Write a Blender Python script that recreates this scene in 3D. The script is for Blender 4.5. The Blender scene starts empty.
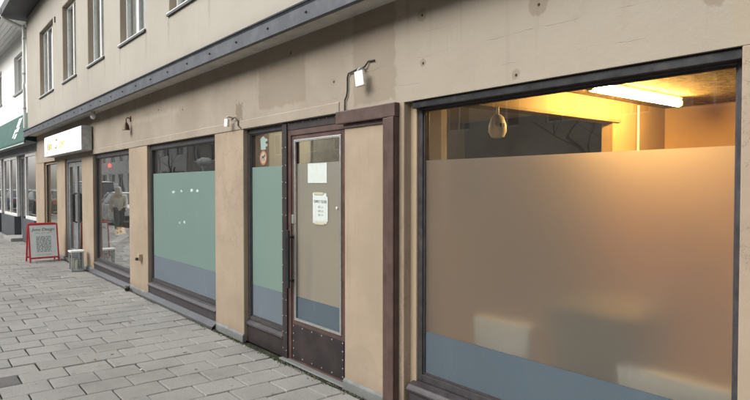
import bpy, bmesh, math, random
from mathutils import Vector, Matrix
random.seed(7)
sc = bpy.context.scene
COL = sc.collection
R = math.radians

# ------------------------------------------------------------------ camera
FPX, CX, CY = 595.0, 375.0, 200.0          # focal length and centre in photo pixels (750 x 400)
CAM = Vector((0.0, -2.72, 1.6))
th, pit = math.atan(470/FPX), math.atan(14/FPX)
F0 = Vector((-math.cos(th), math.sin(th), 0)); RT = Vector((math.sin(th), math.cos(th), 0)); UP = Vector((0, 0, 1))
FW = F0*math.cos(pit) - UP*math.sin(pit); UV = UP*math.cos(pit) + F0*math.sin(pit)
cam = bpy.data.cameras.new('camera'); camo = bpy.data.objects.new('camera', cam); COL.objects.link(camo)
cam.sensor_width = 36; cam.lens = 36*FPX/750; cam.clip_start = .05; cam.clip_end = 1500
m = Matrix((RT, UV, -FW)).transposed().to_4x4(); m.translation = CAM; camo.matrix_world = m
sc.camera = camo

# ------------------------------------------------------------------ sky, sun, exposure (overcast)
SUN_EL, SUN_AZ = R(36), R(200)              # azimuth clockwise from +Y
w = bpy.data.worlds.new('World'); sc.world = w; w.use_nodes = True
nt = w.node_tree; nt.nodes.clear()
sky = nt.nodes.new('ShaderNodeTexSky'); sky.sky_type = 'NISHITA'; sky.sun_disc = False
sky.sun_elevation = SUN_EL; sky.sun_rotation = SUN_AZ; sky.dust_density = 4; sky.air_density = 1.5
hs = nt.nodes.new('ShaderNodeHueSaturation'); hs.inputs['Saturation'].default_value = .18
bg = nt.nodes.new('ShaderNodeBackground'); bg.inputs['Strength'].default_value = .15
wo = nt.nodes.new('ShaderNodeOutputWorld')
nt.links.new(sky.outputs[0], hs.inputs['Color']); nt.links.new(hs.outputs[0], bg.inputs[0]); nt.links.new(bg.outputs[0], wo.inputs[0])
sl = bpy.data.lights.new('sun', 'SUN'); sl.energy = 1.3; sl.angle = R(70); sl.color = (1, .97, .93)
so = bpy.data.objects.new('sun', sl); COL.objects.link(so)
sd = Vector((math.sin(SUN_AZ)*math.cos(SUN_EL), math.cos(SUN_AZ)*math.cos(SUN_EL), math.sin(SUN_EL)))
so.rotation_euler = sd.to_track_quat('Z', 'Y').to_euler(); so.location = sd*60
sc.view_settings.view_transform = 'Standard'; sc.view_settings.look = 'None'
sc.view_settings.exposure = 0.9; sc.view_settings.gamma = 1
sc.cycles.max_bounces = 10; sc.cycles.transparent_max_bounces = 16; sc.cycles.sample_clamp_indirect = 6
sc.cycles.caustics_reflective = False; sc.cycles.caustics_refractive = True

# ------------------------------------------------------------------ material helpers
M = {}
class NT:
    def __init__(s, name):
        s.m = bpy.data.materials.new(name); s.m.use_nodes = True; s.t = s.m.node_tree; s.t.nodes.clear()
        s.out = s.n('ShaderNodeOutputMaterial'); M[name] = s.m
        s.geo = s.n('ShaderNodeNewGeometry'); s.pos = s.geo.outputs['Position']
    def n(s, t, **k):
        x = s.t.nodes.new(t)
        for a, b in k.items(): setattr(x, a, b)
        return x
    def l(s, a, b): s.t.links.new(a, b)
    def val(s, sock, v):
        if hasattr(v, 'links') or isinstance(v, bpy.types.NodeSocket): s.l(v, sock)
        else: sock.default_value = v
    def math(s, op, a, b=0., c=None, clamp=False):
        x = s.n('ShaderNodeMath', operation=op, use_clamp=clamp); s.val(x.inputs[0], a); s.val(x.inputs[1], b)
        if c is not None: s.val(x.inputs[2], c)
        return x.outputs[0]
    def scale(s, v, k):
        x = s.n('ShaderNodeVectorMath', operation='MULTIPLY'); s.l(v, x.inputs[0]); x.inputs[1].default_value = k; return x.outputs[0]
    def noise(s, sc_, det=4, rough=.6, vec=None, stretch=None, dist=0):
        v = vec or s.pos
        if stretch: v = s.scale(v, stretch)
        x = s.n('ShaderNodeTexNoise'); s.l(v, x.inputs['Vector']); x.inputs['Scale'].default_value = sc_
        x.inputs['Detail'].default_value = det; x.inputs['Roughness'].default_value = rough; x.inputs['Distortion'].default_value = dist
        return x.outputs['Fac']
    def ramp(s, v, a, b, lo=0., hi=1.):
        x = s.n('ShaderNodeMapRange', interpolation_type='SMOOTHSTEP'); s.val(x.inputs[0], v)
        x.inputs[1].default_value = a; x.inputs[2].default_value = b; x.inputs[3].default_value = lo; x.inputs[4].default_value = hi
        return x.outputs[0]
    def mix(s, f, a, b, mode='MIX'):
        x = s.n('ShaderNodeMix', data_type='RGBA', blend_type=mode); s.val(x.inputs[0], f)
        for i, c in ((6, a), (7, b)):
            if isinstance(c, tuple): x.inputs[i].default_value = (*c[:3], 1)
            else: s.l(c, x.inputs[i])
        return x.outputs[2]
    def bump(s, h, strength=.3, d=.01, prev=None):
        x = s.n('ShaderNodeBump'); x.inputs['Strength'].default_value = strength; x.inputs['Distance'].default_value = d
        s.l(h, x.inputs['Height'])
        if prev: s.l(prev, x.inputs['Normal'])
        return x.outputs[0]
    def xyz(s, v=None):
        x = s.n('ShaderNodeSeparateXYZ'); s.l(v or s.pos, x.inputs[0]); return x.outputs
    def rect(s, x0, x1, z0, z1, soft=.02, ragged=.05, nsc=9):
        o = s.xyz(); nz = s.math('MULTIPLY', s.math('SUBTRACT', s.noise(nsc, 3), .5), ragged*2)
        a = s.math('MINIMUM', s.math('SUBTRACT', o[0], x0), s.math('SUBTRACT', x1, o[0]))
        b = s.math('MINIMUM', s.math('SUBTRACT', o[2], z0), s.math('SUBTRACT', z1, o[2]))
        return s.ramp(s.math('ADD', s.math('MINIMUM', a, b), nz), 0, soft)
    def disc(s, x, z, r, soft=.01, ragged=.01, sx=1.):
        o = s.xyz()
        dx = s.math('MULTIPLY', s.math('SUBTRACT', o[0], x), sx); dz = s.math('SUBTRACT', o[2], z)
        d = s.math('SQRT', s.math('ADD', s.math('MULTIPLY', dx, dx), s.math('MULTIPLY', dz, dz)))
        d = s.math('ADD', d, s.math('MULTIPLY', s.math('SUBTRACT', s.noise(30, 2), .5), ragged*2))
        return s.ramp(d, r, r-soft)
    def pbsdf(s, color, rough=.7, metal=0., normal=None, spec=.5, emit=None, estr=0.):
        b = s.n('ShaderNodeBsdfPrincipled')
        if isinstance(color, tuple): b.inputs['Base Color'].default_value = (*color[:3], 1)
        else: s.l(color, b.inputs['Base Color'])
        s.val(b.inputs['Roughness'], rough); s.val(b.inputs['Metallic'], metal)
        b.inputs['Specular IOR Level'].default_value = spec
        if normal: s.l(normal, b.inputs['Normal'])
        if emit: b.inputs['Emission Color'].default_value = (*emit, 1); b.inputs['Emission Strength'].default_value = estr
        s.l(b.outputs[0], s.out.inputs[0]); return b
def shade(c, k): return tuple(min(1, x*k) for x in c)
def simple(name, c, rough=.6, metal=0., var=.18, nsc=14, bump=.15, bd=.003, spec=.5, dirt=None):
    s = NT(name); a = s.noise(nsc, 6, .65); col = s.mix(s.ramp(a, .3, .7), shade(c, 1-var), shade(c, 1+var))
    if dirt: col = s.mix(s.ramp(s.noise(nsc*.35, 6, .7), .52, .72, 0, .7), col, dirt)
    nr = s.bump(s.noise(nsc*8, 4), bump, bd) if bump else None
    s.pbsdf(col, s.ramp(a, .2, .8, max(.03, rough-.08), min(1, rough+.08)), metal, nr, spec); return s.m
def emit(name, c, k):
    s = NT(name); e = s.n('ShaderNodeEmission'); e.inputs[0].default_value = (*c, 1); e.inputs[1].default_value = k
    s.l(e.outputs[0], s.out.inputs[0]); return s.m

# tan wall over the shop windows: patched, stained, cracked
s = NT('lintel_render')
base = s.mix(s.ramp(s.noise(1.1, 5, .6), .35, .65), (.30, .253, .20), (.35, .30, .24))
base = s.mix(s.ramp(s.xyz()[0], -4.5, -1.5, 0, .75), base, (.36, .322, .258))      # greyer and lighter towards the right
base = s.mix(s.ramp(s.noise(5, 6, .7), .55, .75, 0, .45), base, (.26, .215, .165))
dk = (.235, .19, .14)
for rc in ((-5.28, -4.40, 2.32, 2.74), (-3.72, -3.2, 2.2, 3.1)): base = s.mix(s.math('MULTIPLY', s.rect(*rc, .025, .06), .55), base, dk)
base = s.mix(s.math('MULTIPLY', s.rect(-7.6, -6.6, 2.3, 2.62, .1, .12), .35), base, (.29, .24, .18))
base = s.mix(s.math('MULTIPLY', s.rect(-5.8, -5.62, 2.26, 2.46, .03, .08, 22), .8), base, (.2, .155, .11))
base = s.mix(s.math('MULTIPLY', s.rect(-1.04, -.2, 2.1, 2.5, .01, .01), .5), base, (.36, .30, .21))
base = s.mix(s.math('MULTIPLY', s.rect(-9.4, -7.4, 2.50, 2.62, .05, .1), .25), base, (.47, .42, .34))
for (x, z, r) in ((-2.94, 2.74, .05), (-2.93, 2.42, .035), (-2.01, 2.59, .07), (-1.10, 2.42, .06), (-4.66, 2.79, .03), (-2.16, 2.23, .035), (-3.98, 2.44, .03), (-7.3, 2.55, .03), (-8.2, 2.64, .025)):
    base = s.mix(s.math('MULTIPLY', s.disc(x, z, r, .012, .02), .75), base, (.25, .205, .15))
    base = s.mix(s.disc(x+.004, z-.004, .011, .004, .003), base, (.03, .022, .018))
st = s.ramp(s.noise(3.2, 5, .6, stretch=(3.2, 1, .12)), .57, .72)
zz = s.xyz()[2]
base = s.mix(s.math('MULTIPLY', st, s.ramp(zz, 2.25, 2.9, .15, .55)), base, (.17, .135, .10))
crk = s.math('ABSOLUTE', s.math('SUBTRACT', s.math('FRACT', s.math('ADD', s.math('MULTIPLY', zz, 6.2), s.math('MULTIPLY', s.noise(2.2, 5, .7), .55))), .5))
cm = s.math('MULTIPLY', s.ramp(crk, .012, .002), s.ramp(s.noise(1.7, 3, .6, stretch=(1.5, 1, 3)), .5, .58))
base = s.mix(s.math('MULTIPLY', cm, .45), base, (.14, .115, .09))
h = s.math('SUBTRACT', s.noise(6, 8, .65), s.math('MULTIPLY', cm, .5))
s.pbsdf(base, .85, 0, s.bump(s.noise(90, 5, .7), .25, .004, s.bump(h, .45, .012)), .3)

def wall(name, c, c2, big=.8, grime=(.2, .17, .13), gk=.4, fine=110, bs=.25, chips=False):
    s = NT(name); b = s.mix(s.ramp(s.noise(big, 6, .62), .33, .68), c, c2)
    b = s.mix(s.ramp(s.noise(2.4, 5, .65, stretch=(3, 3, .18)), .56, .75, 0, gk), b, grime)
    b = s.mix(s.ramp(s.noise(38, 3, .6), .66, .74, 0, .35), b, shade(c, .72))
    b = s.mix(s.ramp(s.math('ADD', s.xyz()[2], s.math('MULTIPLY', s.noise(9, 4), .22)), .13, .3, gk*1.3, 0), b, grime)   # splashed dirt at the foot
    hh = s.noise(5, 5)
    if chips:
        rp = s.ramp(s.noise(1.3, 3, .5, stretch=(1, 1, .7)), .52, .535)                                   # old touch-up areas
        b = s.mix(s.math('MULTIPLY', rp, .22), b, shade(c2, .82))
        ch = s.ramp(s.noise(17, 6, .75), .715, .73); b = s.mix(s.math('MULTIPLY', ch, .8), b, (.30, .28, .25)); hh = s.math('SUBTRACT', hh, s.math('MULTIPLY', ch, .6))
        ck = s.math('ABSOLUTE', s.math('SUBTRACT', s.noise(1.9, 7, .72), .5)); cm_ = s.math('MULTIPLY', s.ramp(ck, .006, .001), s.ramp(s.noise(.9, 2), .5, .6))
        b = s.mix(s.math('MULTIPLY', cm_, .55), b, (.13, .10, .08))
    s.pbsdf(b, .85, 0, s.bump(s.noise(fine, 5, .7), bs, .004, s.bump(hh, .35, .012)), .3); return s.m
wall('pier_paint', (.388, .307, .226), (.328, .26, .19), 1.6, (.24, .18, .13), .42, chips=True)
wall('reveal_paint', (.42, .33, .22), (.37, .29, .2), .9, (.2, .16, .11), .3)
wall('upper_reveal', (.36, .30, .235), (.31, .26, .2), .9, (.2, .17, .13), .3)
wall('white_wall', (.86, .86, .83), (.81, .81, .78), .5, (.55, .52, .46), .3)
wall('plinth_concrete', (.33, .35, .36), (.26, .28, .29), 3, (.13, .13, .12), .6)
wall('dark_plinth', (.085, .09, .10), (.065, .07, .078), 2, (.05, .05, .05), .4)
wall('opp_brick', (.27, .21, .165), (.24, .18, .14), .6, (.14, .11, .09), .3)
wall('opp_grey', (.55, .54, .52), (.48, .47, .45), .6, (.18, .17, .15), .3)
wall('opp_cream', (.46, .42, .34), (.41, .37, .30), .6, (.26, .23, .18), .3)
wall('opp_dark', (.34, .30, .265), (.29, .255, .22), .6, (.08, .07, .06), .3)
simple('black_metal', (.022, .023, .026), .38, .3, .3, 20, .15, dirt=(.06, .055, .05))
s = NT('fascia_metal')
b = s.mix(s.ramp(s.noise(4, 6, .7), .4, .65), (.06, .065, .075), (.095, .10, .115))
b = s.mix(s.ramp(s.noise(2.5, 4, .6, stretch=(1, 1, 5)), .6, .75, 0, .5), b, (.16, .165, .175))
s.pbsdf(b, .5, .2, s.bump(s.noise(14, 4), .3, .006))
simple('flashing_metal', (.082, .085, .092), .42, .35, .2, 9, .2, .004, dirt=(.09, .09, .085))
simple('frame_dark', (.05, .047, .05), .42, .1, .3, 16, .15, dirt=(.10, .09, .085))
simple('sill_dark', (.042, .036, .040), .5, 0, .25, 12, .2, dirt=(.085, .08, .075))
simple('brown_paint', (.088, .052, .044), .42, 0, .22, 10, .2, dirt=(.06, .04, .035))
s = NT('kick_panel')
b = s.mix(s.ramp(s.noise(5, 6, .7), .4, .65), (.020, .015, .0155), (.036, .026, .026))
b = s.mix(s.ramp(s.noise(26, 5, .75), .62, .74, 0, .55), b, (.16, .14, .125))
s.pbsdf(b, .48, 0, s.bump(s.noise(60, 4), .2, .003))
simple('aluminium', (.62, .62, .60), .34, .85, .1, 30, .1)
simple('galvanised', (.42, .43, .43), .5, .5, .2, 12, .15)
simple('white_paint', (.72, .72, .70), .5, 0, .08, 12, .15, dirt=(.5, .48, .43))
simple('white_plastic', (.78, .78, .76), .42, 0, .05, 20, .05)
simple('soffit_paint', (.56, .54, .485), .8, 0, .14, 5, .3, .006, dirt=(.38, .36, .31))
simple('grey_frame', (.30, .31, .315), .45, .3, .15, 14, .1)
simple('red_paint', (.50, .035, .05), .42, 0, .15, 14, .1)
simple('paper', (.80, .83, .80), .75, 0, .04, 20, .1)
simple('paper_dull', (.56, .61, .57), .75, 0, .05, 20, .1)
simple('tape', (.50, .47, .36), .4, 0, .1, 20, .05)
simple('ink', (.06, .06, .07), .7, 0, .1, 10, 0)
simple('grey_ink', (.28, .29, .30), .7, 0, .3, 60, 0)
simple('ochre_ink', (.62, .43, .08), .6, 0, .3, 20, 0)
simple('ochre_dark', (.20, .12, .03), .6, 0, .3, 20, 0)
simple('ochre_pale', (.75, .66, .30), .6, 0, .2, 20, 0)
simple('red_ink', (.38, .15, .11), .6, 0, .1, 20, 0)
simple('pale_ink', (.30, .39, .345), .6, 0, .1, 20, 0)
simple('tan_ink', (.44, .36, .24), .6, 0, .1, 20, 0)
simple('cable_black', (.03, .022, .018), .55, 0, .4, 60, .2, dirt=(.16, .07, .035))
simple('bronze', (.075, .055, .035), .45, .7, .35, 40, .3)
simple('candle_wax', (.82, .78, .68), .5, 0, .04, 20, .05)
simple('cardboard', (.42, .30, .18), .85, 0, .12, 8, .1)
simple('white_carton', (.74, .80, .80), .7, 0, .06, 6, .1)
simple('green_plastic', (.012, .05, .035), .4, 0, .2, 6, .1)
simple('dark_cloth', (.035, .035, .045), .9, 0, .3, 20, .4)
simple('red_cloth', (.33, .05, .05), .9, 0, .2, 20, .4)
simple('white_bag', (.75, .74, .72), .5, 0, .06, 10, .6, .02)
simple('wood', (.38, .19, .08), .6, 0, .2, 7, .2)
simple('roof_tile', (.035, .035, .04), .6, 0, .3, 10, .3)
simple('road_asphalt', (.085, .085, .087), .85, 0, .25, 6, .6, .006, dirt=(.075, .073, .07))
simple('kerb_stone', (.30, .295, .285), .8, 0, .15, 8, .3)
simple('ground_soil', (.07, .08, .05), .95, 0, .3, .6, .4, .02)
simple('road_paint', (.62, .62, .60), .7, 0, .15, 12, .2, dirt=(.2, .2, .2))
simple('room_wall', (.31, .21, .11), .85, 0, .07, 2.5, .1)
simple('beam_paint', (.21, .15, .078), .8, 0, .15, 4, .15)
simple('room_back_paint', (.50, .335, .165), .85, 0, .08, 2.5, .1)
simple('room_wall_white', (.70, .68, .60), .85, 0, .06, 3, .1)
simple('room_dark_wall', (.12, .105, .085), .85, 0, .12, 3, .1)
simple('room_floor', (.16, .11, .075), .5, 0, .2, 4, .1)
s = NT('room_ceiling')
hh = s.noise(16, 8, .78, stretch=(1, .8, 1), dist=.5)
s.pbsdf(s.mix(s.ramp(hh, .35, .65), (.13, .085, .04), (.46, .34, .18)), .9, 0, s.bump(hh, 1, .08), .2)
simple('curtain', (.70, .72, .72), .9, 0, .06, 30, .1)
simple('beige_blind', (.58, .46, .30), .9, 0, .05, 9, .1)
simple('bark', (.06, .05, .04), .95, 0, .3, 14, .7, .02)
for n, c in (('car_white', (.72, .73, .73)), ('car_silver', (.42, .43, .44)), ('car_dark', (.04, .045, .055)), ('car_red', (.30, .03, .03)), ('car_blue', (.05, .09, .2))):
    simple(n, c, .25, .15, .03, 5, 0, dirt=shade(c, .85))
simple('car_glass', (.015, .02, .022), .08, 0, .1, 5, 0, spec=.8)
simple('tyre', (.02, .02, .02), .85, 0, .2, 20, .3)
simple('green_canvas', (.018, .085, .068), .75, 0, .18, 5, .3, .008, dirt=(.05, .11, .095))
simple('dark_green_canvas', (.016, .035, .032), .85, 0, .2, 5, .3, .008)
simple('globe_glass', (.80, .80, .78), .3, 0, .03, 10, 0)
simple('jacket_cloth', (.58, .55, .47), .9, 0, .1, 12, .3)
simple('trouser_cloth', (.03, .032, .04), .9, 0, .2, 12, .3)
simple('skin', (.52, .34, .25), .6, 0, .08, 20, .1)
emit('tube_glow', (1, .58, .17), 128.0)
emit('tube_glow_soft', (1, .86, .66), 30.0)
emit('red_reflection', (1, .05, .03), 6.0)
emit('neon_blue', (.3, .45, .9), 1.2)
emit('flame', (1, .62, .28), 1.3)
emit('sign_glow', (1, .985, .95), 1.05)
simple('tail_red', (.45, .03, .02), .3, 0, .1, 10, 0)

# glass: clear sheet with a Fresnel sheen (facing-based, the same from both sides)
def glass(name, tint, k=1.0, wob=.06, dust=0.):
    s = NT(name); lw = s.n('ShaderNodeLayerWeight'); lw.inputs[0].default_value = .5
    fr = s.math('MULTIPLY_ADD', s.math('POWER', lw.outputs['Facing'], 4.6), .96*k, .05*k, True)
    nr = s.bump(s.noise(1.4, 2, .5), wob, .02)
    t = s.n('ShaderNodeBsdfTransparent'); t.inputs[0].default_value = (*tint, 1)
    g = s.n('ShaderNodeBsdfGlossy'); g.inputs['Roughness'].default_value = .012; s.l(nr, g.inputs['Normal'])
    mx = s.n('ShaderNodeMixShader'); s.l(fr, mx.inputs[0]); s.l(t.outputs[0], mx.inputs[1]); s.l(g.outputs[0], mx.inputs[2])
    df = s.n('ShaderNodeBsdfDiffuse'); df.inputs[0].default_value = (.6, .6, .58, 1)
    m2 = s.n('ShaderNodeMixShader'); s.l(s.ramp(s.noise(3, 6, .7), .3, .75, dust*.6, dust*1.6), m2.inputs[0]); s.l(mx.outputs[0], m2.inputs[1]); s.l(df.outputs[0], m2.inputs[2])
    s.l(m2.outputs[0], s.out.inputs[0]); return s.m
glass('clear_glass', (.93, .955, .94), 1.6, dust=.012)
glass('dirty_glass', (.93, .95, .93), 2.3, .06, .03)
glass('lantern_glass', (.85, .87, .87), 1.3, 0)
def film(name, c, trans, tcol, rough=.42, streak=.06, scuff=False):
    s = NT(name)
    b = s.mix(s.ramp(s.noise(1.3, 4), .3, .7), shade(c, 1-streak), shade(c, 1+streak))
    b = s.mix(s.ramp(s.noise(420, 2, .5), .35, .7), shade(c, .86), b)
    b = s.mix(s.ramp(s.noise(75, 2, .5), .77, .8, 0, .35), b, (.75, .75, .72))          # dust specks
    b = s.mix(s.ramp(s.noise(2.6, 5, .7, stretch=(1, 1, .35)), .56, .75, 0, .35), b, shade(c, 1.35))   # wiping smears
    if scuff:
        sp = None
        for (x, z, sx, r) in ((-7.83, 1.52, .45, .022), (-7.55, 1.535, .5, .02), (-7.2, 1.545, .45, .022), (-7.02, 1.54, .6, .024), (-7.62, 1.12, .6, .018), (-7.45, 1.14, .5, .02), (-7.28, 1.26, 1, .012), (-7.5, .68, 1, .01)):
            d = s.disc(x, z, r, .012, .03, sx); sp = d if sp is None else s.math('MAXIMUM', sp, d)
        b = s.mix(sp, b, (.8, .86, .84))
    d = s.n('ShaderNodeBsdfDiffuse'); s.l(b, d.inputs[0])
    g = s.n('ShaderNodeBsdfRefraction'); g.inputs[0].default_value = (*tcol, 1); g.inputs['Roughness'].default_value = rough; g.inputs['IOR'].default_value = 1.42
    g.distribution = 'GGX'
    mx = s.n('ShaderNodeMixShader'); s.l(s.math('MAXIMUM', s.geo.outputs['Backfacing'], trans), mx.inputs[0]); s.l(d.outputs[0], mx.inputs[1]); s.l(g.outputs[0], mx.inputs[2])
    s.l(mx.outputs[0], s.out.inputs[0]); return s.m
film('frosted_green', (.235, .335, .30), .25, (.8, .95, .9), .42, .05, True)
film('frosted_door', (.37, .36, .315), .5, (.97, .97, .95), .42)
film('frosted_clear', (.32, .285, .24), .71, (1, .96, .93), .42)
film('blue_film', (.106, .136, .16), .06, (.5, .6, .7), .5)
film('blue_film_pale', (.165, .198, .225), .06, (.5, .6, .7), .5)

# paving slabs
def slabmat(name, c, c2):
    s = NT(name)
    oi = s.n('ShaderNodeObjectInfo'); rnd = s.math('FRACT', s.math('ADD', oi.outputs['Random'], s.geo.outputs['Random Per Island']))
    b = s.mix(rnd, c, c2)
    b = s.mix(s.ramp(s.noise(85, 5, .75), .42, .68, 0, .6), b, shade(c, .55))
    b = s.mix(s.ramp(s.noise(28, 5, .7), .5, .72, 0, .4), b, shade(c, .62))
    b = s.mix(s.ramp(s.noise(11, 2, .4), .745, .76, 0, .6), b, shade(c, .4))
    b = s.mix(s.ramp(s.noise(.9, 7, .68), .45, .7, 0, .6), b, shade(c2, .6))
    b = s.mix(s.ramp(s.noise(60, 4, .7), .68, .74, 0, .6), b, shade(c2, 1.45))
    b = s.mix(s.ramp(s.noise(7, 7, .75), .6, .72, 0, .45), b, (.11, .105, .10))
    s.pbsdf(b, s.ramp(s.noise(3, 4), .3, .7, .62, .85), 0, s.bump(s.noise(90, 5, .75), .6, .008, s.bump(s.noise(18, 4), .35, .01)), .4)
slabmat('paving', (.315, .307, .288), (.268, .26, .243))
slabmat('paving_dark', (.12, .118, .112), (.10, .10, .095))
s = NT('joint_sand')
b = s.mix(s.ramp(s.noise(3.5, 5, .7), .42, .6), (.016, .015, .013), (.026, .032, .012))
b = s.mix(s.ramp(s.noise(2.2, 6, .7), .5, .62, 0, .8), b, (.075, .07, .058))
b = s.mix(s.ramp(s.noise(160, 3), .5, .7, 0, .6), b, (.10, .095, .08))
s.pbsdf(b, .95, 0, s.bump(s.noise(180, 4), .8, .006), .2)
simple('gravel', (.20, .19, .175), .9, 0, .4, 60, .4)
simple('moss', (.05, .07, .018), .95, 0, .35, 50, .6)
simple('dead_leaf', (.22, .10, .03), .8, 0, .4, 60, .2)

s = NT('upper_render')        # upper storey: soft blotches, rain streaks under the sill ends
b = s.mix(s.ramp(s.noise(.5, 6, .65), .35, .66), (.405, .378, .325), (.365, .34, .29))
b = s.mix(s.ramp(s.noise(2.4, 5, .65, stretch=(3, 3, .18)), .56, .75, 0, .4), b, (.33, .305, .26))
b = s.mix(s.ramp(s.noise(9, 6, .72), .6, .75, 0, .3), b, (.34, .32, .28))
for x in (-15.87, -14.23, -13.3, -12.08, -11.22, -10.13, -9.27, -8.06, -7.2, -5.98):
    m_ = s.math('MULTIPLY', s.rect(x-.05, x+.05, 3.1, 3.66, .05, .05, 14), s.ramp(s.xyz()[2], 3.15, 3.62, 0, .5)); b = s.mix(m_, b, (.22, .20, .165))
b = s.mix(s.math('MULTIPLY', s.ramp(s.math('ADD', s.xyz()[2], s.math('MULTIPLY', s.noise(3, 5), .2)), 3.12, 3.3, 1, 0), .35), b, (.27, .25, .21))
s.pbsdf(b, .85, 0, s.bump(s.noise(140, 5, .7), .2, .004, s.bump(s.noise(4, 5), .3, .012)), .3)

# ------------------------------------------------------------------ mesh helpers
class MB:
    def __init__(s): s.v = []; s.f = []
    def add(s, vs, fs):
        o = len(s.v); s.v += [tuple(v) for v in vs]; s.f += [tuple(i+o for i in f) for f in fs]; return s
    def box(s, x0, x1, y0, y1, z0, z1):
        return s.add([(x, y, z) for z in (z0, z1) for y in (y0, y1) for x in (x0, x1)],
                     [(0, 2, 3, 1), (4, 5, 7, 6), (0, 1, 5, 4), (2, 6, 7, 3), (0, 4, 6, 2), (1, 3, 7, 5)])
    def prism(s, prof, axis, a, b):          # profile of 2D points extruded along an axis
        n = len(prof)
        def P(p, t): return {'x': (t, p[0], p[1]), 'y': (p[0], t, p[1]), 'z': (p[0], p[1], t)}[axis]
        return s.add([P(p, a) for p in prof]+[P(p, b) for p in prof],
                     [tuple(range(n))[::-1], tuple(range(n, 2*n))]+[(i, (i+1) % n, n+(i+1) % n, n+i) for i in range(n)])
    def tube(s, pts, r, n=10, cap=True):
        pts = [Vector(p) for p in pts]; rs = r if isinstance(r, (list, tuple)) else [r]*len(pts); vs = []; fs = []
        for i, p in enumerate(pts):
            d = (pts[min(i+1, len(pts)-1)]-pts[max(i-1, 0)]).normalized()
            a = d.orthogonal().normalized() if i == 0 else (pa - d*pa.dot(d)).normalized()
            pa = a; b = d.cross(a)
            for k in range(n):
                t = 2*math.pi*k/n; vs.append(p+(a*math.cos(t)+b*math.sin(t))*rs[i])
        for i in range(len(pts)-1):
            for k in range(n): fs.append((i*n+k, i*n+(k+1) % n, (i+1)*n+(k+1) % n, (i+1)*n+k))
        if cap: fs += [tuple(range(n))[::-1], tuple(range((len(pts)-1)*n, len(pts)*n))]
        return s.add(vs, fs)
    def lathe(s, c, prof, n=20, axis='z'):    # prof: (r, h)
        vs = []; fs = []
        for r, hh in prof:
            for k in range(n):
                t = 2*math.pi*k/n; a, b = r*math.cos(t), r*math.sin(t)
                vs.append({'z': (c[0]+a, c[1]+b, c[2]+hh), 'y': (c[0]+a, c[1]+hh, c[2]+b), 'x': (c[0]+hh, c[1]+a, c[2]+b)}[axis])
        for i in range(len(prof)-1):
            for k in range(n): fs.append((i*n+k, i*n+(k+1) % n, (i+1)*n+(k+1) % n, (i+1)*n+k))
        fs += [tuple(range(n))[::-1], tuple(range((len(prof)-1)*n, len(prof)*n))]
        return s.add(vs, fs)
    def ball(s, c, r, n=12, sq=(1, 1, 1)):
        pr = [(max(.001, math.sin(math.pi*i/n))*r, -math.cos(math.pi*i/n)*r) for i in range(n+1)]
        q = MB().lathe((0, 0, 0), pr, n*2); return s.add([(c[0]+x*sq[0], c[1]+y*sq[1], c[2]+z*sq[2]) for x, y, z in q.v], q.f)
    def build(s, name, mat, parent=None, bevel=0, smooth=False, seg=2):
        me = bpy.data.meshes.new(name); me.from_pydata(s.v, [], s.f)
        bm = bmesh.new(); bm.from_mesh(me); bmesh.ops.recalc_face_normals(bm, faces=bm.faces[:])
        if bevel:
            try: bmesh.ops.bevel(bm, geom=bm.edges[:], offset=bevel, segments=seg, affect='EDGES', profile=.6, clamp_overlap=True)
            except Exception: pass
        bm.to_mesh(me); bm.free(); me.update()
        if smooth:
            for p in me.polygons: p.use_smooth = True
            try: me.set_sharp_from_angle(angle=R(40))
            except Exception: pass
        me.materials.append(M[mat]); o = bpy.data.objects.new(name, me); COL.objects.link(o)
        if parent: o.parent = parent
        return o
def bx(name, mat, parent, *a, bevel=.004): return MB().box(*a).build(name, mat, parent, bevel)
def frame(x0, x1, z0, z1, t, y0, y1, tb=None, tt=None):      # rectangular frame, butted bars
    tb = t if tb is None else tb; tt = t if tt is None else tt
    return MB().box(x0, x0+t, y0, y1, z0, z1).box(x1-t, x1, y0, y1, z0, z1).box(x0+t, x1-t, y0, y1, z0, z0+tb).box(x0+t, x1-t, y0, y1, z1-tt, z1)
def empty(name, loc=(0, 0, 0), parent=None, rz=0):
    o = bpy.data.objects.new(name, None); COL.objects.link(o); o.location = loc; o.rotation_euler.z = rz; o.empty_display_size = .2
    if parent: o.parent = parent
    return o
def tag(o, label=None, cat=None, group=None, kind=None):
    for k, v in (('label', label), ('category', cat), ('group', group), ('kind', kind)):
        if v: o[k] = v
    return o
def copy_tree(o, parent=None):
    c = o.copy(); COL.objects.link(c); c.parent = parent
    for ch in list(o.children): copy_tree(ch, c)
    return c
def holes_wall(x0, x1, z0, z1, yf, yb, holes):               # a wall sheet with real openings and reveals (front faces -Y)
    xs = sorted({x0, x1, *[h[0] for h in holes], *[h[1] for h in holes]}); zs = sorted({z0, z1, *[h[2] for h in holes], *[h[3] for h in holes]})
    q = MB(); ins = lambda x, z: any(h[0] < x < h[1] and h[2] < z < h[3] for h in holes)
    for i in range(len(xs)-1):
        for j in range(len(zs)-1):
            a, b, c, d = xs[i], xs[i+1], zs[j], zs[j+1]
            if ins((a+b)/2, (c+d)/2): continue
            for y in (yf, yb): q.add([(a, y, c), (b, y, c), (b, y, d), (a, y, d)], [(0, 1, 2, 3)])
    for (a, b, c, d) in holes+[(x0, x1, z0, z1)]:
        p = [(a, c), (b, c), (b, d), (a, d)]
        for k in range(4):
            u, v = p[k], p[(k+1) % 4]; q.add([(u[0], yf, u[1]), (v[0], yf, v[1]), (v[0], yb, v[1]), (u[0], yb, u[1])], [(0, 1, 2, 3)])
    return q
def weld(o):
    bm = bmesh.new(); bm.from_mesh(o.data); bmesh.ops.remove_doubles(bm, verts=bm.verts[:], dist=1e-4)
    bmesh.ops.recalc_face_normals(bm, faces=bm.faces[:]); bm.to_mesh(o.data); bm.free(); return o
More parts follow.
